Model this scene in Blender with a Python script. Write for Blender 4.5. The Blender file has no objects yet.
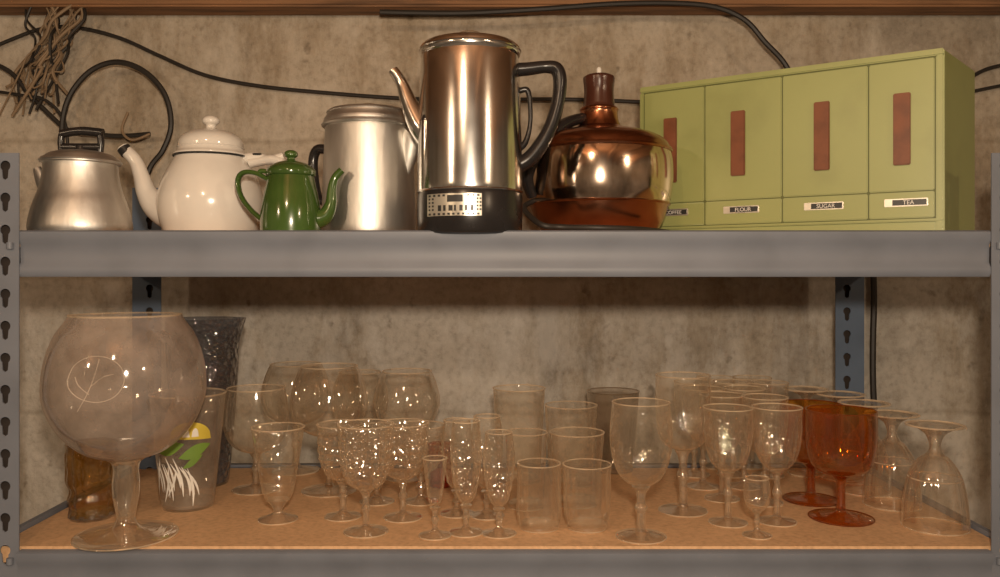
import bpy, bmesh, math, random
from mathutils import Vector, Matrix
random.seed(4)
sc = bpy.context.scene
try:
    sc.view_settings.view_transform = 'Standard'
except Exception: pass

# ---------------------------------------------------------------- survey data
F = 847.0          # focal length in px
D0 = 1.05          # camera distance to front of the shelf
ZC = 1.55          # eye height
HY = 274.0         # horizon row
ZL = ZC - 0.340    # lower shelf surface
ZT = ZC + 0.050    # upper shelf surface
WALL_D = 1.62
def W(px, py, d):
    return Vector(((px-500)*d/F, d-D0, ZC-(py-HY)*d/F))

# ---------------------------------------------------------------- materials
def new_mat(name):
    m = bpy.data.materials.new(name); m.use_nodes = True
    nt = m.node_tree; nt.nodes.clear()
    out = nt.nodes.new('ShaderNodeOutputMaterial')
    return m, nt, out
def N(nt, t, **kw):
    n = nt.nodes.new(t)
    for k, v in kw.items():
        if k.startswith('i_'): n.inputs[k[2:].replace('_', ' ')].default_value = v
        else: setattr(n, k, v)
    return n
def ramp(nt, stops):
    n = nt.nodes.new('ShaderNodeValToRGB'); e = n.color_ramp.elements
    while len(e) < len(stops): e.new(0.5)
    for i, (p, c) in enumerate(stops):
        e[i].position = p; e[i].color = (c[0], c[1], c[2], 1)
    return n
def mat_pbr(name, col, rough=.5, metal=0., var=.12, nscale=25., bump=0., bscale=60., stretch=(1,1,1), rvar=.1, dirt=None, coat=0., spec=.5):
    m, nt, out = new_mat(name)
    b = N(nt, 'ShaderNodeBsdfPrincipled')
    b.inputs['Metallic'].default_value = metal
    b.inputs['Coat Weight'].default_value = coat
    b.inputs['Specular IOR Level'].default_value = spec
    tc = N(nt, 'ShaderNodeTexCoord'); mp = N(nt, 'ShaderNodeMapping')
    mp.inputs['Scale'].default_value = stretch
    nt.links.new(tc.outputs['Object'], mp.inputs[0])
    no = N(nt, 'ShaderNodeTexNoise'); no.inputs['Scale'].default_value = nscale; no.inputs['Detail'].default_value = 6
    nt.links.new(mp.outputs[0], no.inputs[0])
    lo = dirt if dirt else [c*(1-var*1.6) for c in col]
    hi = [min(1, c*(1+var)) for c in col]
    r = ramp(nt, [(.3, lo), (.5, col), (.72, hi)])
    nt.links.new(no.outputs[0], r.inputs[0]); nt.links.new(r.outputs[0], b.inputs['Base Color'])
    mr = N(nt, 'ShaderNodeMapRange'); mr.inputs[3].default_value = max(.02, rough-rvar); mr.inputs[4].default_value = rough+rvar
    nt.links.new(no.outputs[0], mr.inputs[0]); nt.links.new(mr.outputs[0], b.inputs['Roughness'])
    if bump > 0:
        n2 = N(nt, 'ShaderNodeTexNoise'); n2.inputs['Scale'].default_value = bscale; n2.inputs['Detail'].default_value = 4
        nt.links.new(mp.outputs[0], n2.inputs[0])
        bp = N(nt, 'ShaderNodeBump'); bp.inputs['Strength'].default_value = bump; bp.inputs['Distance'].default_value = .003
        nt.links.new(n2.outputs[0], bp.inputs['Height']); nt.links.new(bp.outputs[0], b.inputs['Normal'])
    nt.links.new(b.outputs[0], out.inputs[0])
    return m
def mat_thin(name, tint=(.985,.965,.93), edge=(.68,.56,.42), refl=.9, base=.10, dust=.040, dustcol=(1,.85,.64), rough=.05, bump=0., bscale=90., power=3.0, edge_glow=.42, solid=0., wave=.12):
    """thin-walled glass: clear straight-through wall, facing-dependent reflection, a film of dust doubling as haze, pale edges painted as lit outlines"""
    m, nt, out = new_mat(name)
    lw = N(nt, 'ShaderNodeLayerWeight'); lw.inputs['Blend'].default_value = .5
    pw = N(nt, 'ShaderNodeMath', operation='POWER'); pw.inputs[1].default_value = power
    nt.links.new(lw.outputs['Facing'], pw.inputs[0])
    ma = N(nt, 'ShaderNodeMath', operation='MULTIPLY_ADD'); ma.inputs[1].default_value = refl; ma.inputs[2].default_value = base
    nt.links.new(pw.outputs[0], ma.inputs[0])
    cm = N(nt, 'ShaderNodeMixRGB'); cm.inputs[1].default_value = (*tint, 1); cm.inputs[2].default_value = (*edge, 1)
    nt.links.new(pw.outputs[0], cm.inputs[0])
    tr = N(nt, 'ShaderNodeBsdfTransparent'); nt.links.new(cm.outputs[0], tr.inputs[0])
    trans = tr.outputs[0]
    if solid > 0:
        rf = N(nt, 'ShaderNodeBsdfRefraction'); rf.inputs['IOR'].default_value = 1.5; rf.inputs['Roughness'].default_value = .02
        rf.inputs['Color'].default_value = (*tint, 1)
        ms = N(nt, 'ShaderNodeMixShader'); ms.inputs[0].default_value = solid
        nt.links.new(tr.outputs[0], ms.inputs[1]); nt.links.new(rf.outputs[0], ms.inputs[2]); trans = ms.outputs[0]
    gl = N(nt, 'ShaderNodeBsdfGlossy'); gl.inputs['Roughness'].default_value = rough
    gl.inputs['Color'].default_value = (1, .97, .93, 1)
    mx = N(nt, 'ShaderNodeMixShader'); nt.links.new(ma.outputs[0], mx.inputs[0])
    nt.links.new(trans, mx.inputs[1]); nt.links.new(gl.outputs[0], mx.inputs[2])
    df = N(nt, 'ShaderNodeBsdfDiffuse'); df.inputs[0].default_value = (*dustcol, 1)
    tl = N(nt, 'ShaderNodeBsdfTranslucent'); tl.inputs[0].default_value = (*dustcol, 1)
    dm = N(nt, 'ShaderNodeMixShader'); dm.inputs[0].default_value = .35
    nt.links.new(df.outputs[0], dm.inputs[1]); nt.links.new(tl.outputs[0], dm.inputs[2])
    m2 = N(nt, 'ShaderNodeMixShader')
    tc = N(nt, 'ShaderNodeTexCoord'); no = N(nt, 'ShaderNodeTexNoise'); no.inputs['Scale'].default_value = 22; no.inputs['Detail'].default_value = 5
    nt.links.new(tc.outputs['Object'], no.inputs[0])
    mr = N(nt, 'ShaderNodeMapRange'); mr.inputs[1].default_value = .3; mr.inputs[2].default_value = .75
    mr.inputs[3].default_value = dust*.4; mr.inputs[4].default_value = dust*1.7
    nt.links.new(no.outputs[0], mr.inputs[0])
    p2 = N(nt, 'ShaderNodeMath', operation='POWER'); p2.inputs[1].default_value = power*1.8
    nt.links.new(lw.outputs['Facing'], p2.inputs[0])
    ad = N(nt, 'ShaderNodeMath', operation='MULTIPLY_ADD'); ad.inputs[1].default_value = edge_glow  # extra diffuse at grazing angles paints bright, lit-looking glass edges
    nt.links.new(p2.outputs[0], ad.inputs[0]); nt.links.new(mr.outputs[0], ad.inputs[2])
    nt.links.new(ad.outputs[0], m2.inputs[0]); nt.links.new(mx.outputs[0], m2.inputs[1]); nt.links.new(dm.outputs[0], m2.inputs[2])
    bp = N(nt, 'ShaderNodeBump'); bp.inputs['Distance'].default_value = .004
    if bump > 0:
        vo = N(nt, 'ShaderNodeTexVoronoi'); vo.inputs['Scale'].default_value = bscale
        nt.links.new(tc.outputs['Object'], vo.inputs[0]); bp.inputs['Strength'].default_value = bump
        nt.links.new(vo.outputs[0], bp.inputs['Height'])
        nt.links.new(bp.outputs[0], lw.inputs['Normal'])
    else:
        bp.inputs['Strength'].default_value = wave
        nt.links.new(no.outputs[0], bp.inputs['Height'])
    nt.links.new(bp.outputs[0], gl.inputs['Normal'])
    nt.links.new(m2.outputs[0], out.inputs[0])
    return m

STEEL = mat_pbr('painted_grey_steel', (.155,.170,.205), rough=.50, var=.08, nscale=14, rvar=.06, spec=.4)
STEELB = mat_pbr('painted_blue_steel', (.085,.120,.18), rough=.5, var=.10, nscale=14, spec=.35)
HOLE_SHADE = mat_pbr('hole_shade', (.03,.022,.018), rough=.9)  # near-black colour standing in for shade behind the keyholes
ALU = mat_pbr('aluminium_worn', (.62,.60,.565), rough=.46, metal=1., var=.18, nscale=30, rvar=.08, bump=.14, bscale=90, stretch=(1,1,.3))
CHROME = mat_pbr('chrome', (.74,.72,.69), rough=.17, metal=1., var=.08, nscale=14, rvar=.07)
BRONZE = mat_pbr('bronzed_chrome', (.72,.56,.44), rough=.12, metal=1., var=.08, nscale=12, rvar=.05)
COPPER = mat_pbr('copper', (.48,.22,.125), rough=.22, metal=1., var=.18, nscale=18, rvar=.06)
COPPERH = mat_pbr('copper_handle', (.19,.066,.030), rough=.45, var=.16, nscale=40, spec=.3)
BAKE = mat_pbr('black_bakelite', (.018,.016,.016), rough=.25, var=.1)
BAKEB = mat_pbr('brown_bakelite', (.06,.020,.012), rough=.22)
WHITE = mat_pbr('white_enamel', (.68,.64,.585), rough=.16, var=.05, nscale=18, rvar=.05, coat=.4)
GREEN = mat_pbr('green_enamel', (.046,.090,.018), rough=.15, var=.15, nscale=18, coat=.5)
BOXG = mat_pbr('avocado_paint', (.300,.325,.118), rough=.34, var=.05, nscale=9, rvar=.06, dirt=(.25,.27,.095))
BOXS = mat_pbr('avocado_seam', (.12,.13,.035), rough=.6)
PLATE = mat_pbr('label_plate', (.62,.58,.5), rough=.3, metal=.7)
LBLK = mat_pbr('label_black', (.02,.02,.02), rough=.4)
CABLE = mat_pbr('black_cable', (.022,.018,.015), rough=.55)
TANW = mat_pbr('tan_wire', (.26,.18,.11), rough=.7)
WOOD = mat_pbr('old_wood', (.24,.12,.055), rough=.75, var=.4, nscale=8, stretch=(.6,6,6), bump=.5, bscale=30)
BOARD = mat_pbr('particle_board', (.60,.375,.205), rough=.65, var=.12, nscale=160, bump=.15, bscale=200, dirt=(.49,.295,.155))
RED = mat_thin('red_glass', tint=(.75,.08,.03), edge=(.3,.02,.01), dust=.1, dustcol=(.6,.08,.03))
THIN = mat_thin('thin_glass')
THINR = mat_thin('pressed_glass', bump=.35, bscale=90, dust=.055, base=.12)
DUSTY = mat_thin('dusty_glass', dust=.31, dustcol=(.62,.52,.45), tint=(.9,.87,.84), edge=(.4,.36,.32), rough=.06, wave=.05)
DUSTY2 = mat_thin('frosted_plastic', dust=.18, dustcol=(.66,.56,.46), tint=(.9,.87,.82), edge=(.4,.36,.32), rough=.15, wave=.05)
SMOKE = mat_thin('smoked_glass', tint=(.70,.66,.62), edge=(.28,.26,.25), dust=.06)
PITCH = mat_thin('dark_textured_glass', tint=(.34,.35,.38), edge=(.10,.11,.13), dust=.16, dustcol=(.26,.27,.31), bump=.9, bscale=110, base=.12, edge_glow=.2)
AMBER = mat_thin('amber_glass', tint=(.86,.42,.065), edge=(.40,.12,.014), dust=.08, dustcol=(.60,.27,.05), rough=.04)
AMBERS = mat_thin('amber_solid', tint=(.78,.30,.035), edge=(.40,.11,.014), dust=.12, dustcol=(.60,.24,.035), solid=.3)
OLIVE = mat_thin('olive_amber_glass', tint=(.72,.5,.16), edge=(.3,.18,.04), dust=.12, dustcol=(.5,.34,.12), bump=.7, bscale=70)
OLIVES = mat_thin('olive_solid', tint=(.7,.48,.16), dust=.08, solid=.3)
SOLID = mat_thin('solid_glass', base=.18, dust=.08, edge=(.57,.46,.34), power=2.2, rough=.06, solid=.3)
RIM = mat_thin('glass_rim', base=.26, dust=.32, edge=(.7,.6,.48), edge_glow=.35)  # strong diffuse paints the rims as bright lines
CUT = mat_thin('cut_crystal', base=.17, refl=.8, dust=.05, bump=.30, bscale=150, rough=.08, edge=(.60,.48,.36), power=1.9)
CUTL = mat_thin('cut_crystal_fluted', base=.15, refl=.85, dust=.05, rough=.07, edge=(.62,.5,.38), power=2.0, wave=.3)
ETCH = mat_thin('etched_frost', dust=.45, base=.04, dustcol=(.85,.75,.65))
YEL = mat_pbr('painted_yellow', (.58,.46,.06), rough=.5)
LEAF = mat_pbr('painted_green', (.15,.26,.04), rough=.5)
PWHT = mat_pbr('painted_white', (.78,.75,.69), rough=.5)

# concrete wall
def concrete(name, base=(.43,.37,.295), joints=True):
    m, nt, out = new_mat(name)
    b = N(nt, 'ShaderNodeBsdfPrincipled'); b.inputs['Roughness'].default_value = .88; b.inputs['Specular IOR Level'].default_value = .15
    g = N(nt, 'ShaderNodeNewGeometry')
    def noise(sc_, det, stretch=(1,1,1), rough=.55, off=(0,0,0)):
        mp = N(nt, 'ShaderNodeMapping'); mp.inputs['Scale'].default_value = stretch; mp.inputs['Location'].default_value = off
        nt.links.new(g.outputs['Position'], mp.inputs[0])
        n = N(nt, 'ShaderNodeTexNoise'); n.inputs['Scale'].default_value = sc_; n.inputs['Detail'].default_value = det; n.inputs['Roughness'].default_value = rough
        nt.links.new(mp.outputs[0], n.inputs[0]); return n
    def mul(a, c, f):
        mx = N(nt, 'ShaderNodeMixRGB', blend_type='MULTIPLY'); mx.inputs[0].default_value = f
        nt.links.new(a, mx.inputs[1]); nt.links.new(c, mx.inputs[2]); return mx.outputs[0]
    n1 = noise(2.2, 9, rough=.66)
    r1 = ramp(nt, [(.33, [c*.66 for c in base]), (.46, base), (.56, [c*1.08 for c in base]), (.68, [base[0]*1.26, base[1]*1.29, base[2]*1.34])])
    nt.links.new(n1.outputs[0], r1.inputs[0])
    n2 = noise(1.9, 9, (2.6, 1, .8), .70, (3, 0, 0))      # damp stains
    r2 = ramp(nt, [(.47, (1,1,1)), (.57, (.72,.67,.60)), (.66, (.40,.365,.32))])
    nt.links.new(n2.outputs[0], r2.inputs[0])
    col = mul(r1.outputs[0], r2.outputs[0], .85)
    n3 = noise(75, 6, rough=.7)
    r3 = ramp(nt, [(.32, (.74,.72,.70)), (.5, (1,1,1)), (.72, (1.16,1.16,1.16))])
    nt.links.new(n3.outputs[0], r3.inputs[0]); col = mul(col, r3.outputs[0], .85)
    n4 = noise(26, 3, rough=.5, off=(7, 2, 1))
    r4 = ramp(nt, [(.25, (.40,.37,.33)), (.33, (1,1,1))]); nt.links.new(n4.outputs[0], r4.inputs[0]); col = mul(col, r4.outputs[0], .7)
    n5 = noise(3.2, 10, (1.4, 1, .7), .72, (1, 5, 9))
    r5 = ramp(nt, [(.51, (0,0,0)), (.63, (1,1,1))]); nt.links.new(n5.outputs[0], r5.inputs[0])
    mw = N(nt, 'ShaderNodeMixRGB'); mw.inputs[2].default_value = (min(1,base[0]*1.55), min(1,base[1]*1.65), min(1,base[2]*1.8), 1)
    f5 = N(nt, 'ShaderNodeMath', operation='MULTIPLY'); f5.inputs[1].default_value = .5
    nt.links.new(r5.outputs[0], f5.inputs[0]); nt.links.new(f5.outputs[0], mw.inputs[0]); nt.links.new(col, mw.inputs[1]); col = mw.outputs[0]
    sp = N(nt, 'ShaderNodeSeparateXYZ'); nt.links.new(g.outputs['Position'], sp.inputs[0])
    if joints:
        wv = N(nt, 'ShaderNodeMath', operation='MULTIPLY_ADD'); wv.inputs[1].default_value = .03
        nt.links.new(n5.outputs[0], wv.inputs[0]); nt.links.new(sp.outputs[2], wv.inputs[2])
        fm = N(nt, 'ShaderNodeMath', operation='PINGPONG'); fm.inputs[1].default_value = .13
        nt.links.new(wv.outputs[0], fm.inputs[0])
        rj = ramp(nt, [(.0, (.5,.46,.41)), (.0030, (.62,.58,.52)), (.006, (1,1,1))])
        nt.links.new(fm.outputs[0], rj.inputs[0]); col = mul(col, rj.outputs[0], .40)
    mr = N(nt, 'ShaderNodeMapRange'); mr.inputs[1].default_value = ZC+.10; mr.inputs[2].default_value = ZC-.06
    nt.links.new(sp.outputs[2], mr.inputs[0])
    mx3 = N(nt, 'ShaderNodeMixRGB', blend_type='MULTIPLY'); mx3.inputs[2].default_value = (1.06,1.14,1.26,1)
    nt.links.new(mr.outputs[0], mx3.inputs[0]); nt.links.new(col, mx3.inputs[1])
    nt.links.new(mx3.outputs[0], b.inputs['Base Color'])
    ad = N(nt, 'ShaderNodeMath', operation='MULTIPLY_ADD'); ad.inputs[1].default_value = .3
    nt.links.new(n3.outputs[0], ad.inputs[0]); nt.links.new(n1.outputs[0], ad.inputs[2])
    bp = N(nt, 'ShaderNodeBump'); bp.inputs['Strength'].default_value = .5; bp.inputs['Distance'].default_value = .02
    nt.links.new(ad.outputs[0], bp.inputs['Height']); nt.links.new(bp.outputs[0], b.inputs['Normal'])
    nt.links.new(b.outputs[0], out.inputs[0]); return m
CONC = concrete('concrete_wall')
CONCD = concrete('concrete_far', (.29,.265,.235), False)

# ---------------------------------------------------------------- mesh tools
class Mesh:
    def __init__(s, name, origin=(0,0,0)):
        s.name = name; s.bm = bmesh.new(); s.mats = []; s.o = Vector(origin)
    def mi(s, m):
        if m not in s.mats: s.mats.append(m)
        return s.mats.index(m)
    def lathe(s, prof, mat, c=(0,0), seg=48, mod=None):
        """prof: list (r, z) world coords z ; c: world (x,y) of axis"""
        k = s.mi(mat); rings = []
        for (r, z) in prof:
            if r < 1e-5:
                rings.append([s.bm.verts.new((c[0]-s.o.x, c[1]-s.o.y, z-s.o.z))])
            else:
                ring = []
                for i in range(seg):
                    a = 2*math.pi*i/seg
                    rr = r*(mod(a, z) if mod else 1)
                    ring.append(s.bm.verts.new((c[0]+rr*math.cos(a)-s.o.x, c[1]+rr*math.sin(a)-s.o.y, z-s.o.z)))
                rings.append(ring)
        for A, B in zip(rings[:-1], rings[1:]):
            for i in range(seg):
                j = (i+1) % seg
                if len(A) == 1 and len(B) == 1: continue
                if len(A) == 1: f = s.bm.faces.new((A[0], B[i], B[j]))
                elif len(B) == 1: f = s.bm.faces.new((A[i], A[j], B[0]))
                else: f = s.bm.faces.new((A[i], A[j], B[j], B[i]))
                f.material_index = k; f.smooth = True
    def ring(s, r, z, t, mat, c=(0,0), seg=48):
        k = s.mi(mat); rows = []
        for i in range(seg):
            a = 2*math.pi*i/seg
            rows.append([s.bm.verts.new((c[0]+(r+t*math.cos(b))*math.cos(a)-s.o.x, c[1]+(r+t*math.cos(b))*math.sin(a)-s.o.y, z+t*math.sin(b)-s.o.z))
                         for b in [math.pi*2*q/6 for q in range(6)]])
        for i in range(seg):
            A = rows[i]; B = rows[(i+1) % seg]
            for q in range(6):
                f = s.bm.faces.new((A[q], B[q], B[(q+1) % 6], A[(q+1) % 6])); f.material_index = k; f.smooth = True
    def tube(s, pts, rad, mat, seg=14, flat=1.0, sub=6, up=None, caps=True):
        """smooth swept tube; flat scales the binormal direction"""
        k = s.mi(mat)
        P = [Vector(p) for p in pts]
        R = list(rad) if hasattr(rad, '__len__') else [rad]*len(P)
        pp, rr = [], []
        if sub > 1 and len(P) > 2:
            for i in range(len(P)-1):
                p0 = P[max(i-1, 0)]; p1 = P[i]; p2 = P[i+1]; p3 = P[min(i+2, len(P)-1)]
                for q in range(sub):
                    t = q/sub
                    pp.append(0.5*((2*p1)+(p2-p0)*t+(2*p0-5*p1+4*p2-p3)*t*t+(3*p1-p0-3*p2+p3)*t**3))
                    rr.append(R[i]*(1-t)+R[i+1]*t)
            pp.append(P[-1]); rr.append(R[-1])
        else: pp, rr = P, R
        tan = [(pp[min(i+1, len(pp)-1)]-pp[max(i-1, 0)]).normalized() for i in range(len(pp))]
        n = Vector(up) if up else Vector((0, 1, 0))
        if abs(n.dot(tan[0])) > .95: n = Vector((1, 0, 0)) if not up else Vector((0,0,1))
        rings = []
        for p, r, t in zip(pp, rr, tan):
            n = (n - t*n.dot(t)).normalized(); b = t.cross(n)
            rings.append([s.bm.verts.new(p-s.o+n*math.cos(a)*r*flat+b*math.sin(a)*r) for a in [2*math.pi*i/seg for i in range(seg)]])
        for A, B in zip(rings[:-1], rings[1:]):
            for i in range(seg):
                f = s.bm.faces.new((A[i], A[(i+1) % seg], B[(i+1) % seg], B[i])); f.material_index = k; f.smooth = True
        if caps:
            for Rg in (rings[0], rings[-1]):
                f = s.bm.faces.new(Rg); f.material_index = k
    def box(s, lo, hi, mat, bevel=0.):
        k = s.mi(mat)
        v = [s.bm.verts.new(Vector((x, y, z))-s.o) for x in (lo[0], hi[0]) for y in (lo[1], hi[1]) for z in (lo[2], hi[2])]
        fs = [s.bm.faces.new([v[i] for i in q]) for q in ((0,1,3,2),(4,6,7,5),(0,4,5,1),(2,3,7,6),(0,2,6,4),(1,5,7,3))]
        for f in fs: f.material_index = k
        if bevel > 0:
            es = list({e for f in fs for e in f.edges})
            bmesh.ops.bevel(s.bm, geom=es, offset=bevel, segments=2, affect='EDGES', material=-1)
    def hexa(s, q, mat, bevel=0.):
        """q: 8 world points, bottom loop (4) then top loop (4)"""
        k = s.mi(mat); v = [s.bm.verts.new(Vector(p)-s.o) for p in q]
        fs = [s.bm.faces.new([v[i] for i in a]) for a in ((0,1,2,3),(4,5,6,7),(0,1,5,4),(1,2,6,5),(2,3,7,6),(3,0,4,7))]
        for f in fs: f.material_index = k
        if bevel > 0:
            es = list({e for f in fs for e in f.edges})
            bmesh.ops.bevel(s.bm, geom=es, offset=bevel, segments=2, affect='EDGES', material=-1)
    def extrude_x(s, sec, x0, x1, mat):
        k = s.mi(mat)
        A = [s.bm.verts.new(Vector((x0, y, z))-s.o) for y, z in sec]; B = [s.bm.verts.new(Vector((x1, y, z))-s.o) for y, z in sec]
        n = len(sec)
        fs = [s.bm.faces.new(A), s.bm.faces.new(B)]
        for i in range(n): fs.append(s.bm.faces.new((A[i], A[(i+1) % n], B[(i+1) % n], B[i])))
        for f in fs: f.material_index = k
    def patch(s, c, r, a0, a1, zf0, zf1, mat, n=10, rf=None):
        """curved strip on a cylinder; zf0/zf1 functions of t"""
        k = s.mi(mat); lo, hi = [], []
        for i in range(n+1):
            t = i/n; a = a0+(a1-a0)*t
            for L, zf in ((lo, zf0), (hi, zf1)):
                z = zf(t); q = rf(z) if rf else r
                L.append(s.bm.verts.new(Vector((c[0]+q*math.cos(a), c[1]+q*math.sin(a), z))-s.o))
        for i in range(n):
            f = s.bm.faces.new((lo[i], lo[i+1], hi[i+1], hi[i])); f.material_index = k; f.smooth = True
    def done(s, angle=38, parent=None):
        bmesh.ops.recalc_face_normals(s.bm, faces=s.bm.faces[:])
        me = bpy.data.meshes.new(s.name); s.bm.to_mesh(me); s.bm.free()
        for m in s.mats: me.materials.append(m)
        try: me.set_sharp_from_angle(angle=math.radians(angle))
        except Exception: pass
        ob = bpy.data.objects.new(s.name, me); ob.location = s.o
        sc.collection.objects.link(ob)
        if parent: ob.parent = parent
        return ob

def smooth(pts, sub=5):
    out = []
    for i in range(len(pts)-1):
        p0 = pts[max(i-1, 0)]; p1 = pts[i]; p2 = pts[i+1]; p3 = pts[min(i+2, len(pts)-1)]
        for q in range(sub):
            t = q/sub
            out.append(tuple(0.5*((2*p1[k])+(p2[k]-p0[k])*t+(2*p0[k]-5*p1[k]+4*p2[k]-p3[k])*t*t+(3*p1[k]-p0[k]-3*p2[k]+p3[k])*t**3) for k in (0, 1)))
    out.append(pts[-1])
    return [(max(0, a), b) for a, b in out]

# ---------------------------------------------------------------- room
def room():
    X0, X1, Y0, Y1, ZH = -2.6, 2.6, -3.4, WALL_D-D0, 2.42
    def b(name, lo, hi, m):
        M = Mesh(name, ((lo[0]+hi[0])/2, (lo[1]+hi[1])/2, lo[2])); M.box(lo, hi, m); return M.done()
    b('floor', (X0-.1, Y0-.1, -.1), (X1+.1, Y1+.1, 0), CONCD)
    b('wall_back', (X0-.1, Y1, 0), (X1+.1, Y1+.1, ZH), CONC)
    b('wall_front', (X0-.1, Y0-.1, 0), (X1+.1, Y0, ZH), CONCD)
    b('wall_left', (X0-.1, Y0, 0), (X0, Y1, ZH), CONCD)
    b('wall_right', (X1, Y0, 0), (X1+.1, Y1, ZH), CONCD)
    b('ceiling', (X0-.1, Y0-.1, ZH), (X1+.1, Y1+.1, ZH+.05), WOOD)
    zb = ZC + (HY-6)*1.56/F
    M = Mesh('trim_sill_beam', (0, Y1-.05, zb)); M.box((X0, Y1-.06, zb), (X1, Y1, zb+.14), WOOD, .004); M.done()
    zz = zb+.14
    M = Mesh('ceiling_joists', (0, 0, zz))
    for i in range(9):
        x = -2.2+i*.52
        M.box((x, Y0, zz), (x+.04, Y1, ZH), WOOD, .002)
    M.done()
room()

# ---------------------------------------------------------------- shelving
shelf = bpy.data.objects.new('metal_shelving_unit', None); sc.collection.objects.link(shelf)
def post(name, x0, x1, yf, mat, side):
    """side: -1 left posts (outer flange on x0), +1 right posts"""
    ztop = ZC+.150
    cu = bpy.data.curves.new('tmp', 'CURVE'); cu.dimensions = '2D'; cu.fill_mode = 'BOTH'; cu.extrude = .0009
    def poly(P):
        sp = cu.splines.new('POLY'); sp.points.add(len(P)-1)
        for i, p in enumerate(P): sp.points[i].co = (p[0], p[1], 0, 1)
        sp.use_cyclic_u = True
    poly([(x0, 0), (x1, 0), (x1, ztop), (x0, ztop)])
    cx = (x0+x1)/2 - .005*side
    z = ztop-.016
    while z > .08:
        P = []
        for i in range(13):
            a = math.radians(-50+280*i/12); P.append((cx+.0066*math.cos(a), z+.0066*math.sin(a)))
        P += [(cx-.0034, z-.015), (cx, z-.0175), (cx+.0034, z-.015)]
        poly(P); z -= .0397
    ob = bpy.data.objects.new('tmp', cu); sc.collection.objects.link(ob)
    bpy.context.view_layer.update()
    me = bpy.data.meshes.new_from_object(ob.evaluated_get(bpy.context.evaluated_depsgraph_get()))
    sc.collection.objects.unlink(ob); bpy.data.objects.remove(ob)
    me.transform(Matrix.Translation((0, yf, 0)) @ Matrix.Rotation(math.radians(90), 4, 'X'))
    M = Mesh(name); M.mi(mat)
    M.bm.from_mesh(me)
    if side < 0:
        M.box((x0, yf+.001, 0), (x0+.0018, yf+.036, ztop), mat)
        M.box((x0+.0018, yf+.010, 0), (x1-.012, yf+.012, ztop-.001), HOLE_SHADE)  # added dark strip, so the keyholes look shaded
    else:
        M.box((x1-.0018, yf+.001, 0), (x1, yf+.036, ztop), mat)
        M.box((x0+.012, yf+.010, 0), (x1-.0018, yf+.012, ztop-.001), HOLE_SHADE)  # same added shade strip for the right-hand posts
    M.done(parent=shelf)
post('post_front_left', -.640, -.596, 0.0, STEEL, -1)
post('post_front_right', .609, .652, 0.0, STEEL, 1)
post('post_back_left', -.640, -.590, .425, STEELB, -1)
post('post_back_right', .584, .634, .425, STEELB, 1)
def beam(name, ztop, y, dr, x0, x1, hgt=.058):
    z = ztop
    sec = [(y, z), (y+dr*-.003, z-.002), (y-dr*.003, z-.013), (y, z-.017), (y+dr*.001, z-hgt+.018), (y-dr*.003, z-hgt+.012), (y-dr*.003, z-hgt+.004), (y, z-hgt), (y+dr*.012, z-hgt), (y+dr*.012, z-hgt+.003), (y+dr*.004, z-hgt+.004), (y+dr*.004, z-.004), (y+dr*.014, z-.004), (y+dr*.014, z)]
    M = Mesh(name); M.extrude_x(sec, x0, x1, STEEL); M.done(parent=shelf)
for nm, zt in (('upper', ZC+.0545), ('lower', ZL), ('base', .12)):
    lo = nm != 'upper'
    beam(nm+'_front_beam', zt-(.0035 if lo else 0), -.002 if lo else .004, 1, -.597, .609)
    beam(nm+'_back_beam', zt+(.004 if lo else 0), .455, -1, -.60, .60)
    for sd, x in (('left', -.640), ('right', .632)):
        M = Mesh(nm+'_side_beam_'+sd); M.box((x, .015, zt-.052), (x+.008, .44, zt+(.006 if lo else 0)), STEEL); M.done(parent=shelf)
    M = Mesh(nm+'_board'); M.box((-.630, .008 if lo else .02, zt-.020), (.630, .434, zt if lo else ZT), BOARD); M.done(parent=shelf)
M = Mesh('clip_studs')
for x in (-.606, .618):
    for z in (ZC+.035, ZL-.015):
        M.lathe([(0, z-.004), (.004, z-.004), (.004, z+.004), (0, z+.004)], STEEL, (x, -.003), 12)
M.done(parent=shelf)

# ---------------------------------------------------------------- upper shelf pots
def prof(d, pts): return [(r*d/F, ZC-(py-HY)*d/F) for r, py in pts]
def bp(d): return HY-(ZT-ZC)*F/d

def kettle():
    d, px = 1.12, 81; b = bp(d); o = W(px, b, d); c = (o.x, o.y); s = d/F
    M = Mesh('aluminium_kettle', o)
    M.lathe(prof(d, [(0,b),(44,b)]+smooth([(46,b-1.5),(48,228),(46.5,217),(43,204),(39,193),(36,181),(34.5,170),(34.5,165)])+[(37,164),(37.5,161),(36,159)]+smooth([(34,159),(30,155),(20,152),(8,151)])+[(0,151)]), ALU, c, 56)
    M.ring(37*s, prof(d,[(0,162)])[0][1], 1.2*s, ALU, c)
    M.lathe(prof(d, [(0,152),(6,152),(5,146),(0,146)]), BAKE, c, 16)
    for dx in (-19, 19): M.tube([W(px+dx, 152, d), W(px+dx*1.05, 142, d), W(px+dx, 134, d)], 3.4*s, BAKE, 10)
    M.tube([W(px-20, 134, d), W(px, 131, d), W(px+22, 133, d)], 4.4*s, BAKE, 12)
    M.tube([W(px-19, 147, d), W(px+20, 147, d)], 3.8*s, BAKE, 12)
    M.tube([W(px-30,196,d), W(px-38,182,d), W(px-44,168,d)], [9*s,7*s,4*s], ALU, 14, flat=.8)
    M.done()
kettle()

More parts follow.
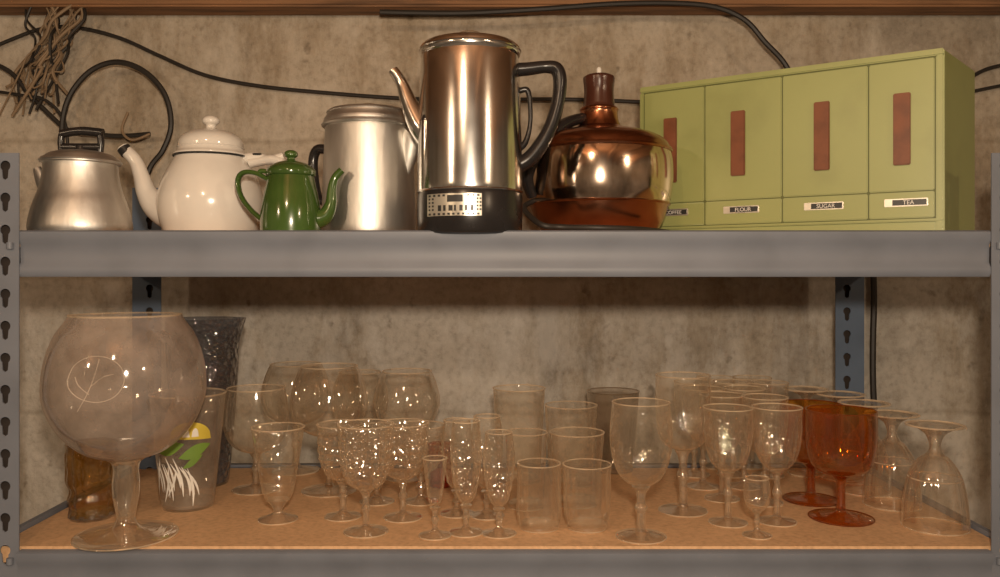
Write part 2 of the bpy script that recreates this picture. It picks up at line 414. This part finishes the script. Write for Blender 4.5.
def white_pot():
    d, px = 1.20, 211; b = bp(d); o = W(px, b, d); c = (o.x, o.y); s = d/F
    M = Mesh('white_enamel_teapot', o)
    M.lathe(prof(d, [(0,b),(40,b)]+smooth([(43,b-1),(48,224),(51,208),(50.5,196),(47,183),(42,172),(37,163),(34.5,158)])), WHITE, c, 64)
    M.ring(35.5*s, prof(d,[(0,157)])[0][1], 1.0*s, LBLK, c, 56)
    M.lathe(prof(d, smooth([(35,157),(36,155),(33,152),(31.5,148)])+smooth([(31.5,148),(31,142),(27,136.5),(19,132),(9,129.5),(5,128)])+smooth([(5,128),(5,125.5),(8,123),(8.2,119.5),(5,116.5),(0,115.5)])), WHITE, c, 56)
    M.ring(31.7*s, prof(d,[(0,148)])[0][1], .7*s, WHITE, c, 56)
    M.tube([W(175,214,d), W(158,207,d), W(147,193,d), W(141,175,d), W(135,160,d), W(124,149,d)], [20*s,14*s,10*s,7.5*s,6.5*s,6*s], WHITE, 20)
    M.tube([W(127.5,153.5,d), W(123.4,147.9,d)], [6.6*s,6.6*s], LBLK, 20)
    M.tube([W(127,153,d), W(122.6,147.2,d)], [5.9*s,5.9*s], WHITE, 20)
    M.tube([W(242,159,d), W(256,158,d), W(270,160,d), W(284,156,d)], [5*s,6*s,5*s,4*s], WHITE, 12, flat=1.2)
    M.ring(4*s, W(0,155,d).z, 1.2*s, LBLK, (W(258,155,d).x, o.y-.004), 16)
    M.tube([W(250,163,d), W(276,160,d), W(291,172,d), W(289,195,d), W(270,215,d), W(250,222,d)], [5*s]*6, WHITE, 12, flat=1.6)
    M.done()
white_pot()

def green_pot():
    d, px = 1.105, 291; b = bp(d); o = W(px, b, d); c = (o.x, o.y); s = d/F
    M = Mesh('green_enamel_coffee_pot', o)
    M.lathe(prof(d, [(0,b),(28,b)]+smooth([(29.5,b-2),(30,222),(29,208),(26.5,194),(24,183),(22.5,176)])), GREEN, c, 56)
    M.ring(23.5*s, prof(d,[(0,175)])[0][1], 1.1*s, GREEN, c)
    M.lathe(prof(d, smooth([(24.5,175),(24.5,171),(21,167),(14,163),(7,161),(4,159.5)])+smooth([(4,159.5),(4.2,158),(6.5,156),(6.3,152.5),(3.5,150.5),(0,150)])), GREEN, c, 40)
    M.tube([W(314,219,d), W(325,216,d), W(331,204,d), W(332,189,d), W(335,178,d), W(342,170,d)], [12*s,8.5*s,6*s,4.6*s,4*s,3.8*s], GREEN, 16)
    M.tube([W(269,180,d), W(255,173,d), W(243,173,d), W(238,181,d), W(241,196,d), W(251,210,d), W(264,221,d)], 2.6*s, GREEN, 12, flat=2.0)
    M.tube([W(268,172,d), W(261,171,d), W(258,175,d)], 2.4*s, GREEN, 10)
    M.done()
green_pot()

def alu_pot():
    d, px = 1.18, 369; b = bp(d); o = W(px, b, d); c = (o.x, o.y); s = d/F
    M = Mesh('aluminium_coffee_pot', o)
    M.lathe(prof(d, [(0,b),(43,b)]+smooth([(45,b-1.5),(46.5,230),(46.3,215),(45,170),(43.5,135),(43,129)])+[(45.5,128),(46,125),(44.5,124)]), ALU, c, 64)
    M.lathe(prof(d, [(44.5,124.5)]+smooth([(44.5,121),(42,117),(41,113.5)])+smooth([(39,111.5),(28,109.5),(12,108.5)])+[(0,108.3)]), ALU, c, 56)
    M.ring(45.3*s, W(0,126.5,d).z, 1.6*s, ALU, c)
    M.ring(41*s, W(0,114,d).z, 1.0*s, ALU, c)
    M.lathe(prof(d, smooth([(9,109),(9,106),(6,104),(0,103.5)])), SOLID, c, 24)
    M.tube([W(px+34,182,d-.02), W(px+39,160,d-.024), W(px+43,138,d-.028), W(px+45,133,d-.03)], [3*s,8*s,11*s,11*s], ALU, 16, flat=.7)
    M.tube([W(px-40,150,d+.02), W(px-52,150,d+.025), W(px-56,165,d+.028), W(px-52,195,d+.024), W(px-43,202,d+.015)], 5*s, BAKE, 12)
    M.done()
alu_pot()

def percolator():
    d, px = 1.10, 470; b = bp(d); o = W(px, b, d); c = (o.x, o.y); s = d/F
    M = Mesh('electric_percolator', o)
    M.lathe(prof(d, [(0,b),(46,b),(50,b-1),(52,b-4)]+[(52.5,215),(52.5,197),(51.5,193.5),(50,193)]), BAKE, c, 64)
    M.lathe(prof(d, smooth([(51,194),(52.3,191),(52.3,180),(51.6,140),(50.5,95),(49.2,68),(48.3,58)],6)+[(49.5,57),(50.5,54.5),(50.5,50),(49,48)]+smooth([(48,48),(45,45),(34,42.5),(22,41),(14,40.5)])), CHROME, c, 72)
    M.ring(50.3*s, W(0,52,d).z, 1.1*s, CHROME, c, 64)
    M.lathe(prof(d, [(14,41),(13,38)]+smooth([(12.5,37),(11,33.5),(6,32),(0,31.6)])), SOLID, c, 32)
    M.ring(52.3*s, W(0,192.5,d).z, 1.0*s, CHROME, c, 64)
    M.tube([W(432,140,d), W(420,125,d), W(409,103,d), W(402,84,d), W(393,70,d)], [15*s,12.5*s,8.5*s,6*s,5.2*s], CHROME, 18)
    M.tube([W(427,192,d-.03), W(427,150,d-.032), W(427,120,d-.032)], [6*s,6.5*s,6*s], CHROME, 14)
    M.tube([W(427,121,d-.032), W(427,115,d-.032)], [6.3*s,4*s], BAKE, 14)
    M.tube([W(514,70,d), W(528,69,d), W(545,67,d), W(556,69,d), W(560,80,d), W(558,102,d), W(551,126,d), W(540,146,d), W(528,160,d), W(515,167,d)],
           [7*s,6.5*s,6*s,7*s,7*s,6.6*s,7*s,7.5*s,8*s,8*s], BAKE, 16, flat=1.35)
    M.tube([W(517,92,d), W(527,90,d), W(530,104,d), W(530,125,d), W(525,143,d), W(516,150,d)], [3*s,3*s,2.4*s,2.2*s,3*s,4*s], BAKE, 12)
    R = 52.9*s
    z0, z1 = W(0,219,d).z, W(0,198,d).z
    A = lambda x: -math.pi/2 + math.asin((x-px)/53.3)
    M.patch(c, R, A(430), A(483), lambda t: z0, lambda t: z1, PLATE, 12)
    M.patch(c, R+.0003, A(450), A(465), lambda t: W(0,206,d).z, lambda t: W(0,199.5,d).z, LBLK, 4)
    for i, w in enumerate((4, 3, 5, 2.5, 4, 3, 4)):
        x = 441+i*5.2
        M.patch(c, R+.0003, A(x), A(x+w*.8), lambda t: W(0,214.5,d).z, lambda t: W(0,209,d).z, LBLK, 2)
    for row in range(2):
        for i in range(11):
            xx = 431.5+i*4.7
            y = (198.8 if row == 0 else 216.3)
            if 446 < xx < 466 and row == 0: continue
            M.patch(c, R+.0003, A(xx), A(xx+2.3), lambda t: W(0,y+2,d).z, lambda t: W(0,y,d).z, LBLK, 1)
    for x0 in (431.5, 435, 478, 480.8):
        for q in range(4):
            y = 202+q*3.4
            M.patch(c, R+.0003, A(x0), A(x0+1.8), lambda t: W(0,y+1.8,d).z, lambda t: W(0,y,d).z, LBLK, 1)
    M.done(45)
percolator()

def carafe():
    d, px = 1.25, 599; b = bp(d); o = W(px, b, d); c = (o.x, o.y); s = d/F
    M = Mesh('copper_electric_coffee_carafe', o)
    M.lathe(prof(d, [(0,b),(48,b)]+smooth([(51,b-1),(57,232),(63,222),(67,211),(69,205)])), COPPER, c, 72)
    M.lathe(prof(d, smooth([(69,205),(72,192),(73,177),(72.4,162),(70.5,153)],6)), BRONZE, c, 80)
    M.ring(70.8*s, W(0,152,d).z, 1.8*s, COPPER, c, 72)
    M.ring(69.2*s, W(0,205,d).z, 1.3*s, COPPER, c, 72)
    M.lathe(prof(d, smooth([(70.5,151),(67,144),(58,137.5),(44,133),(30,130),(23,127)])+smooth([(22,127),(19.5,121),(18.5,113),(19.5,110),(18,108)])), COPPER, c, 64)
    M.lathe(prof(d, [(19,110),(16.5,108)]+smooth([(15.5,106),(14.5,92),(15.5,80),(15,77),(11,75)])+[(0,75)]), BAKEB, c, 32, mod=lambda a, z: 1+.02*math.cos(a*12))
    M.lathe(prof(d, [(2.6,76),(2.6,69),(1.6,67.5),(0,67.5)]), PWHT, c, 12)
    M.tube([W(582,118,d-.01), W(565,124,d-.03), W(546,138,d-.055), W(533,158,d-.06), W(527,178,d-.055), W(532,196,d-.045)], [5*s,6*s,7*s,7*s,6*s,5*s], BAKE, 14, flat=1.4)
    e = ZT+.006
    P = [W(536,200,d-.03), W(524,208,d-.06)]
    q = W(540,226,1.12); P.append(Vector((q.x, q.y, e+.010)))
    for x, dd, h in ((562,1.12,.006),(600,1.10,.004),(640,1.12,.003),(668,1.16,.001)):
        q = W(x, 230, dd); P.append(Vector((q.x, q.y, e+h)))
    M.tube(P, .004, CABLE, 10)
    M.done(40)
carafe()

def canisters():
    A = Vector((.222, 1.337-D0, ZT)); B = Vector((.577, 1.100-D0, ZT))     # front bottom corners
    Bk = Vector((.676, 1.205-D0, ZT)); Ak = A+(Bk-B)
    H = .2935-.050
    u = B-A; L = u.length; ud = u.normalized(); n = Vector((-ud.y, ud.x, 0)); n = -n if n.y > 0 else n
    par = bpy.data.objects.new('green_metal_canister_cabinet', None); par.location = A; sc.collection.objects.link(par)
    def P(t, z, off=0.): return A+u*t+n*off+Vector((0, 0, z))
    def child(M):
        ob = M.done(50); ob.location = ob.location-A; ob.parent = par
    M = Mesh('body', A)
    up = Vector((0, 0, H))
    M.hexa([A, B, Bk, Ak, A+up, B+up, Bk+up*.985, Ak+up*.985], BOXG, .0022)
    def slab(t0, t1, z0, z1, o0, o1, mat, bev=0.):
        M.hexa([P(t0,z0,o0), P(t1,z0,o0), P(t1,z0,o1), P(t0,z0,o1), P(t0,z1,o0), P(t1,z1,o0), P(t1,z1,o1), P(t0,z1,o1)], mat, bev)
    slab(0, 1, H-.009, H, 0, .004, BOXG, .0015)
    slab(.978, 1, .0, H-.009, 0, .004, BOXG, .0015)
    slab(0, .014, .0, H-.009, 0, .004, BOXG, .0015)
    slab(.014, .978, .0, .018, 0, .004, BOXG, .0015)
    slab(0, 1, .019, .0225, 0, .0055, BOXG, .0012)
    slab(.014, .978, .0225, H-.009, 0, .0006, BOXS)
    child(M)
    ed = [.016, .2475, .5165, .786, .976]
    for i in range(4):
        M = Mesh('canister_front', A)
        t0, t1 = ed[i]+.002, ed[i+1]-.002
        slab(t0, t1, .0600, H-.011, .0005, .003, BOXG, .0012)
        slab(t0, t1, .0240, .0585, .0005, .003, BOXG, .0012)
        child(M)
        M = Mesh('handle', A)
        tc = [.121, .368, .645, .884][i]; w = .0105/L
        slab(tc-w, tc+w, .0945-.004*(i == 0), .190, .003, .0075, COPPERH, .0012)
        child(M)
        M = Mesh('label', A)
        tl = [.125, .378, .650, .895][i]; lw = .0265/L
        slab(tl-lw, tl+lw, .0395, .0500, .003, .0045, PLATE, .0006)
        slab(tl-lw*.62, tl+lw*.93, .0410, .0485, .0045, .0050, LBLK)
        child(M)
        cu = bpy.data.curves.new('label_text', 'FONT'); cu.body = ['COFFEE', 'FLOUR', 'SUGAR', 'TEA'][i]; cu.size = .0078; cu.align_x = 'CENTER'; cu.extrude = .0002
        cu.materials.append(PWHT)
        t = bpy.data.objects.new('label_text', cu); sc.collection.objects.link(t)
        p = P(tl+lw*.12, .0420, .0053)
        t.parent = par; t.location = p-A
        t.rotation_euler = (math.radians(90), 0, math.atan2(ud.y, ud.x))
canisters()

# ---------------------------------------------------------------- glassware
SHAPES = {
 'wine':    [(.0,0),(.42,.03),(.78,.16),(.97,.38),(1,.55),(.95,.8),(.88,1)],
 'balloon': [(.0,0),(.45,.03),(.82,.17),(.99,.40),(.99,.58),(.88,.82),(.74,1)],
 'tulip':   [(.0,0),(.40,.03),(.72,.14),(.93,.34),(1,.55),(.98,.78),(.92,1)],
 'goblet':  [(.0,0),(.36,.03),(.66,.14),(.85,.34),(.93,.55),(.96,.78),(1,1)],
 'bucket':  [(.0,0),(.48,.02),(.80,.14),(.93,.36),(.97,.6),(.97,.8),(.96,1)],
 'flute':   [(.0,0),(.35,.03),(.62,.12),(.88,.34),(1,.58),(.96,.8),(.86,1)],
 'cone':    [(.0,0),(.30,.03),(.52,.12),(.70,.34),(.82,.58),(.92,.8),(1,1)],
}
def place(px, base):
    d = 288/(base-HY); s = d/F; o = Vector(((px-500)*s, d-D0, ZL)); return d, s, o, (o.x, o.y)
def stem_glass(name, px, base, rim, rb, hb, rf, rs=3., shape='wine', thin=THIN, solid=SOLID, rimm=RIM, knob=True, seg=44, mod=None, angle=38):
    d, s, o, c = place(px, base)
    H = (base-rim); hs = H-hb
    M = Mesh(name, o)
    Z = lambda h: ZL+h*s
    foot = [(rf,.5),(rf*.97,1.3)]+smooth([(rf*.7,2.4),(rf*.35,4.2),(rs*1.25,7),(rs,hs*.35)],4)
    if knob: foot += smooth([(rs,hs*.5),(rs*1.55,hs*.60),(rs,hs*.70)],4)
    foot += smooth([(rs,hs*.8),(rs*1.3,hs*.92),(rs*2.2,hs+.012*H)],4)
    M.lathe([(r*s, Z(h)) for r, h in foot+[(0,hs+.014*H)]], solid, c, 28)
    M.ring(rf*s, Z(.8), .7*s, rimm, c, 36)
    bowl = smooth([(a*rb, hs+.016*H+b_*(hb-.016*H)) for a, b_ in SHAPES[shape]], 5)
    M.lathe([(r*s, Z(h)) for r, h in bowl], thin, c, seg, mod=(lambda a, z: mod(a, z, (z-Z(hs))/(hb*s))) if mod else None)
    M.ring(bowl[-1][0]*s, Z(bowl[-1][1]), .6*s, rimm, c, 40)
    return M.done(angle)
def tumbler(name, px, base, rim, rt, rb, thin=THIN, solid=SOLID, rimm=RIM, mod=None, belly=0., seg=44):
    d, s, o, c = place(px, base)
    H = base-rim; M = Mesh(name, o); Z = lambda h: ZL+h*s
    pr = smooth([(rb,5.2),(rb+(rt-rb)*.25+belly,H*.25),(rb+(rt-rb)*.5+belly*.6,H*.5),(rb+(rt-rb)*.78,H*.78),(rt,H)], 6)
    M.lathe([(r*s, Z(h)) for r, h in [(rb*.9,.3),(rb,1.5),(rb,5),(rb*.85,6.5),(0,5.5)]], solid, c, seg)
    M.lathe([(r*s, Z(h)) for r, h in pr], thin, c, seg, mod=mod)
    M.ring(rb*.95*s, Z(.9), .7*s, rimm, c, 40)
    M.ring(rt*s, Z(H), .65*s, rimm, c, 40)
    return M.done()
def inverted(name, px, base, top, rr, rf, thin=THIN, fh=.30, seg=44, mod=None):
    """footed glass standing upside-down on its rim"""
    d, s, o, c = place(px, base)
    H = base-top; M = Mesh(name, o); Z = lambda h: ZL+h*s
    pr = smooth([(rr,.7),(rr*.98,H*.12),(rr*.92,H*.3),(rr*.78,H*.5),(rr*.5,H*(1-fh)-5),(rr*.28,H*(1-fh))], 6)
    M.lathe([(r*s, Z(h)) for r, h in pr], thin, c, seg, mod=mod)
    M.ring(rr*s, Z(.8), .8*s, RIM, c, 40)
    M.ring(rr*.80*s, Z(H*.48), .6*s, RIM, c, 40)
    st = [(rr*.3,H*(1-fh))]+smooth([(rr*.2,H*(1-fh)+4),(rr*.17,H*.80),(rr*.3,H*.90),(rf*.7,H-3.2)],4)+[(rf*.98,H-1.4)]
    M.lathe([(r*s, Z(h)) for r, h in st], SOLID, c, 30)
    M.ring(rf*s, Z(H-1), .9*s, RIM, c, 36)
    return M.done()

def snifter():
    px, base = 126, 536; d, s, o, c = place(px, base)
    M = Mesh('giant_brandy_snifter', o); Z = lambda py: ZL+(base-py)*s
    foot = [(49,535),(47,533.6)]+smooth([(34,532),(20,529),(12,525),(8.5,517)],4)+smooth([(8.5,518),(10,509),(12.5,495),(13,482),(12,470),(14,462),(20,457.5)],5)+[(0,458)]
    M.lathe([(r*s, Z(h)) for r, h in foot], SOLID, c, 40)
    M.ring(49*s, Z(534.8), .8*s, RIM, c, 56)
    bp_ = smooth([(0,457.5),(22,456.5),(43,447.5),(63,427),(74,402),(76,382),(73,358),(65,335),(55.5,321),(52,315)], 8)
    M.lathe([(r*s, Z(h)) for r, h in bp_], DUSTY, c, 96)
    M.ring(52*s, Z(315), 1.0*s, RIM, c, 64)
    def R(py):
        for (r0, y0), (r1, y1) in zip(bp_[:-1], bp_[1:]):
            if y1 <= py <= y0: return r0+(r1-r0)*(py-y0)/(y1-y0+1e-9)
        return 60
    def on(x, py):
        r = R(py)*1.004; dx = x-px
        return Vector((c[0]+dx*s, c[1]-math.sqrt(max(r*r-dx*dx, 1))*s, Z(py)))
    for pl in ([(104,372),(110,358),(124,350),(140,351),(152,360),(155,374),(148,386),(134,391),(118,388),(107,380),(104,372)],
               [(114,400),(124,384),(130,368),(133,352)], [(128,376),(138,368),(146,366)], [(126,384),(116,376),(112,368)]):
        M.tube([on(x, y) for x, y in pl], .4*s, ETCH, 5, sub=4)
    M.done()
snifter()

def pitcher():
    px, base = 203, 483; d, s, o, c = place(px, base)
    M = Mesh('dark_glass_pitcher', o); Z = lambda py: ZL+(base-py)*s
    def lip(a, z):
        t = max(0, (z-Z(360))/(Z(318)-Z(360)))
        return 1+.22*t*t*max(0, math.cos(a))**8
    M.lathe([(r*s, Z(h)) for r, h in [(0,483),(24,483),(25,480),(24,477),(0,477)]], SMOKE, c, 40)
    M.lathe([(r*s, Z(h)) for r, h in smooth([(25,480),(28,450),(31,410),(34,370),(35,340),(35,318)],7)], PITCH, c, 72, mod=lip)
    P = [W(px-33,335,d), W(px-48,338,d+.02), W(px-54,365,d+.03), W(px-48,400,d+.02), W(px-29,425,d)]
    M.tube(P, 4*s, PITCH, 12)
    M.done()
pitcher()

def painted():
    px, base = 188, 506; d, s, o, c = place(px, base)
    M = Mesh('painted_plastic_tumbler', o); Z = lambda py: ZL+(base-py)*s
    M.lathe([(r*s, Z(h)) for r, h in [(0,506),(24,506),(25,504),(25,500),(0,500)]], SOLID, c, 40)
    M.lathe([(r*s, Z(h)) for r, h in smooth([(25,503),(29,465),(33,425),(36,393)],7)], DUSTY2, c, 64)
    M.ring(36*s, Z(393), .9*s, RIM, c, 48)
    rf = lambda z: (25+(36-25)*((z-Z(503))/(Z(393)-Z(503))))*s*1.012
    A = lambda x: -math.pi/2+(x/32)
    # lemon wedge with pale segments, and leaves below it
    arc = lambda t: math.sqrt(max(0, 1-(2*t-1)**2))
    M.patch(c, 0, A(-6), A(34), lambda t: Z(433+2*t), lambda t: Z(433+2*t-17*arc(t)), YEL, 24, rf)
    rf2 = lambda z: rf(z)*1.004
    for k0 in range(4):
        x0 = -2+k0*8.2
        M.patch(c, 0, A(x0), A(x0+6.6), lambda t: Z(431.5), lambda t: Z(431.5-(8.5 if k0 in (1,2) else 5)*arc(t)), LEAF if k0 == 3 else PWHT, 8, rf2) if k0 in (1, 2) else None
    for x0, x1, y0, y1, w in ((-20,8,448,438,6),(2,34,452,440,6.5),(6,26,462,450,4)):
        M.patch(c, 0, A(x0), A(x1), lambda t: Z(y0+(y1-y0)*t+w*math.sin(math.pi*t)), lambda t: Z(y0+(y1-y0)*t-w*math.sin(math.pi*t)), LEAF, 14, rf)
    random.seed(11)
    for i in range(15):
        x0 = -30+i*2.9; y0 = 455+random.uniform(-4, 8); dx = random.uniform(8, 17)*random.choice((1, .7, -.8)); L = random.uniform(24, 38)
        n = 6; k = M.mi(PWHT); lo, hi = [], []
        for q in range(n+1):
            t = q/n; x = x0+dx*t+3*math.sin(t*3); y = y0+L*t; wd = 1.4*math.sin(math.pi*(t*.9+.05))
            for Lst, sg in ((lo, -1), (hi, 1)):
                z = Z(y); a = A(x+sg*wd); r = rf(z)*1.003
                Lst.append(M.bm.verts.new(Vector((c[0]+r*math.cos(a), c[1]+r*math.sin(a), z))-M.o))
        for q in range(n):
            f = M.bm.faces.new((lo[q], lo[q+1], hi[q+1], hi[q])); f.material_index = k
    M.done()
painted()

def olive():
    px, base = 92, 517; d, s, o, c = place(px, base)
    M = Mesh('amber_ribbed_jar', o); Z = lambda py: ZL+(base-py)*s
    M.lathe([(r*s, Z(h)) for r, h in [(0,517),(20,517),(22,514),(21,511),(0,510)]], OLIVES, c, 40)
    pr = smooth([(21.5,513),(20,505),(22,497),(20,489),(23.5,480),(23.5,468),(24,455),(23,448),(23.5,443)],6)
    M.lathe([(r*s, Z(h)) for r, h in pr], OLIVE, c, 72, mod=lambda a, z: 1+.03*math.cos(a*14))
    M.ring(23.5*s, Z(443), 1.1*s, OLIVES, c, 40)
    M.done()
olive()

# --- left cluster
stem_glass('wine_glass', 256, 490, 388, 32, 66, 23, shape='wine')
def pilsner():
    px, base = 278, 520; d, s, o, c = place(px, base)
    M = Mesh('footed_pilsner_glass', o); Z = lambda py: ZL+(base-py)*s
    M.lathe([(r*s, Z(h)) for r, h in [(19,519.6),(19.5,518.5)]+smooth([(14,516.5),(6,513),(4.5,509),(8,503),(12,499)],4)+[(0,499.5)]], SOLID, c, 36)
    M.ring(19.3*s, Z(519.2), .7*s, RIM, c, 44)
    M.lathe([(r*s, Z(h)) for r, h in smooth([(11.5,499.5),(15.5,490),(19,470),(22.5,450),(26,427)],6)], THINR, c, 60, mod=lambda a, z: 1+.012*math.cos(a*12))
    M.ring(26*s, Z(427), .7*s, RIM, c, 44); M.done()
pilsner()
stem_glass('balloon_wine_glass', 329, 491, 366, 38, 72, 27, shape='balloon')
stem_glass('balloon_wine_glass', 296, 471, 364, 34, 62, 23, shape='balloon')
stem_glass('balloon_wine_glass', 360, 470, 372, 28, 56, 22, shape='balloon')
stem_glass('balloon_wine_glass', 407, 477, 371, 33, 60, 24, shape='balloon')
def tri(x):
    x = (x/(2*math.pi)) % 1.0
    return 4*abs(x-.5)-1
def diamond(n, amp):
    # diamond-cut band on the bowl, plain near the rim
    def f(a, z, t):
        w = 1 if t < .72 else max(0, (.86-t)/.14)
        return 1+amp*w*tri(a*n+t*22)*tri(a*n-t*22)
    return f
def flutecut(n, amp):
    return lambda a, z, t: 1+amp*(1 if t < .7 else max(0, (.9-t)/.2))*abs(tri(a*n))
for px, b, r, rb, hb, rf in ((343,517,424,26,58,18),(366,532,424,28,68,22),(403,518,423,26,58,19),(377,502,427,24,50,17),(421,502,425,24,50,17)):
    stem_glass('crystal_goblet', px, b, r, rb, hb, rf, shape='goblet', thin=CUT, seg=120, mod=diamond(10,.075), angle=10)
stem_glass('cordial_glass', 435, 536, 458, 12, 50, 16, 2.6, 'cone', thin=CUTL)
for px, b, r in ((466,533,421),(499,534,432),(487,516,416),(457,514,420)):
    stem_glass('champagne_flute', px, b, r, 15.5, (b-r)*.76, 17, 2.8, 'flute', thin=CUT, seg=80, mod=diamond(6,.08), angle=10)
tumbler('red_votive_glass', 441, 486, 444, 13, 11, thin=RED, solid=RED, rimm=RED)
# --- tumblers
rib = lambda n, k: (lambda a, z: 1+k*math.cos(a*n))
tumbler('pressed_glass_tumbler', 539, 528, 463, 21.5, 20, thin=CUTL, mod=rib(12,.03), belly=1.5, seg=84)
tumbler('pressed_glass_tumbler', 587, 528, 464, 24, 20, thin=CUTL, mod=rib(12,.03), belly=1.5, seg=84)
tumbler('drinking_glass', 526, 507, 432, 21, 18, THIN)
tumbler('drinking_glass', 577, 504, 432, 27, 21, THINR, mod=rib(16,.012), seg=96)
tumbler('drinking_glass', 519, 481, 388, 26, 21, THINR)
tumbler('drinking_glass', 571, 484, 405, 26, 21, THINR, mod=rib(14,.012), seg=84)
tumbler('smoked_drinking_glass', 613, 470, 391, 26, 20, SMOKE, SMOKE, SMOKE)
# --- middle goblets
stem_glass('water_goblet', 641, 537, 402, 31, 86, 25, 4.2, 'tulip', thin=THINR)
stem_glass('water_goblet', 683, 511, 375, 28, 76, 24, 4.0, 'bucket', thin=THINR)
def small(px, base, k=1.):
    d = 288/(base-HY); q = 1.152/d*k
    stem_glass('small_wine_goblet', px, base, base-116*q, 24.5*q, 66*q, 19*q, 3.0*q, 'goblet', thin=THINR, mod=flutecut(10,.04), seg=80)
for px, b in ((728,523),(777,522),(722,499),(765,503),(703,487),(744,487),(694,475),(733,475),(768,476),(716,467),(752,467)):
    small(px, b)
stem_glass('cordial_glass', 757, 536, 478, 13, 34, 14, 2.2, 'wine', thin=CUTL)
# --- amber
stem_glass('amber_goblet', 841, 518, 410, 35, 66, 31, 4.2, 'bucket', AMBER, AMBERS, AMBERS, knob=False)
stem_glass('amber_goblet', 811, 500, 404, 31, 60, 27, 4.0, 'bucket', AMBER, AMBERS, AMBERS, knob=False)
# --- inverted sundae glasses
inverted('inverted_parfait_glass', 935, 527, 424, 31, 27, CUTL, mod=rib(10,.025), seg=80)
inverted('inverted_parfait_glass', 892, 505, 413, 27, 25, CUTL, mod=rib(10,.025), seg=80)
inverted('inverted_parfait_glass', 864, 491, 402, 25, 24, THINR)
inverted('inverted_parfait_glass', 840, 477, 393, 22, 23, THIN)
inverted('inverted_parfait_glass', 806, 474, 388, 17, 21, THIN)

# ---------------------------------------------------------------- wires on the wall
def wire(name, pts, r, mat, d=WALL_D-.012):
    M = Mesh(name)
    M.tube([W(p[0], p[1], p[2] if len(p) > 2 else d) for p in pts], r, mat, 8, sub=8)
    M.done()
wire('electrical_cable', [(-30,58),(10,40),(45,28),(80,28),(120,38),(160,56),(205,75),(260,86),(330,93),(400,98),(470,100),(540,99),(600,100),(650,102),(760,104)], .0035, CABLE)
wire('electrical_cable', [(380,12),(460,13),(540,9),(610,4),(670,3),(715,7),(745,20),(765,42),(785,64),(800,95)], .0050, CABLE, WALL_D-.08)
wire('electrical_cable', [(62,150),(63,118),(72,92),(92,70),(118,62),(145,72),(165,95),(171,125),(163,150),(150,168),(140,200)], .0052, CABLE, WALL_D-.05)
wire('electrical_cable', [(-20,58),(10,72),(30,95),(50,115),(68,130),(92,134),(120,136),(150,134)], .0045, CABLE, WALL_D-.03)
wire('electrical_cable', [(0,92),(20,95),(45,100),(64,120),(68,150)], .0030, CABLE, WALL_D-.04)
wire('electrical_cable', [(873,262),(874,300),(873,340),(873,380),(875,440),(872,520)], .0060, CABLE)
wire('electrical_cable', [(930,95),(965,80),(990,68),(1030,60)], .0035, CABLE)
wire('electrical_cable', [(930,105),(970,92),(1030,80)], .0030, CABLE)
random.seed(5)
M = Mesh('wire_tangle')
for i in range(24):
    x = 60+random.uniform(-30, 28); e = 30+random.uniform(-30, 34)
    pts = []
    for q in range(6):
        t = q/5
        pts.append(W(x*(1-t)+e*t+random.uniform(-9, 9), 2+t*random.uniform(80, 115), WALL_D-.02-random.random()*.04))
    M.tube(pts, random.choice((.0016, .0022, .003)), random.choice((TANW, TANW, CABLE)), 6, sub=7)
M.tube([W(128,112,1.58), W(122,130,1.58), W(132,140,1.57), (W(150,134,1.57))], .0025, TANW, 6)
M.done()

# ---------------------------------------------------------------- lights
def light(name, typ, loc, power, col, size=.05):
    l = bpy.data.lights.new(name, typ); l.energy = power; l.color = col
    l.shadow_soft_size = size
    o = bpy.data.objects.new(name, l); o.location = loc; sc.collection.objects.link(o)
    return o
light('camera_flash', 'POINT', (.03, -D0-.06, ZC+.13), 47, (1, .80, .59), .03)
light('bulb_and_fill', 'POINT', (-.35, -1.35, ZC+.62), 13, (1, .70, .43), .05)  # overhead room bulb
light('bulb_and_fill', 'POINT', (1.5, -1.7, ZC+.60), 22, (1, .74, .48), .06)  # added fill light on the right, for more highlights in glass and metal
light('bulb_and_fill', 'POINT', (-1.6, -1.9, ZC+.60), 22, (1, .74, .48), .06)  # added fill light on the left, for highlights and brighter reflections
w = bpy.data.worlds.new('world'); sc.world = w; w.use_nodes = True
w.node_tree.nodes['Background'].inputs[0].default_value = (.5, .36, .24, 1)
w.node_tree.nodes['Background'].inputs[1].default_value = .3

cam = bpy.data.cameras.new('camera'); co = bpy.data.objects.new('camera', cam); sc.collection.objects.link(co)
co.location = (0, -D0, ZC); co.rotation_euler = (math.radians(90), 0, 0)
cam.sensor_width = 36; cam.lens = F/1000*36; cam.shift_y = -(288.5-HY)/1000; cam.clip_start = .02
sc.camera = co
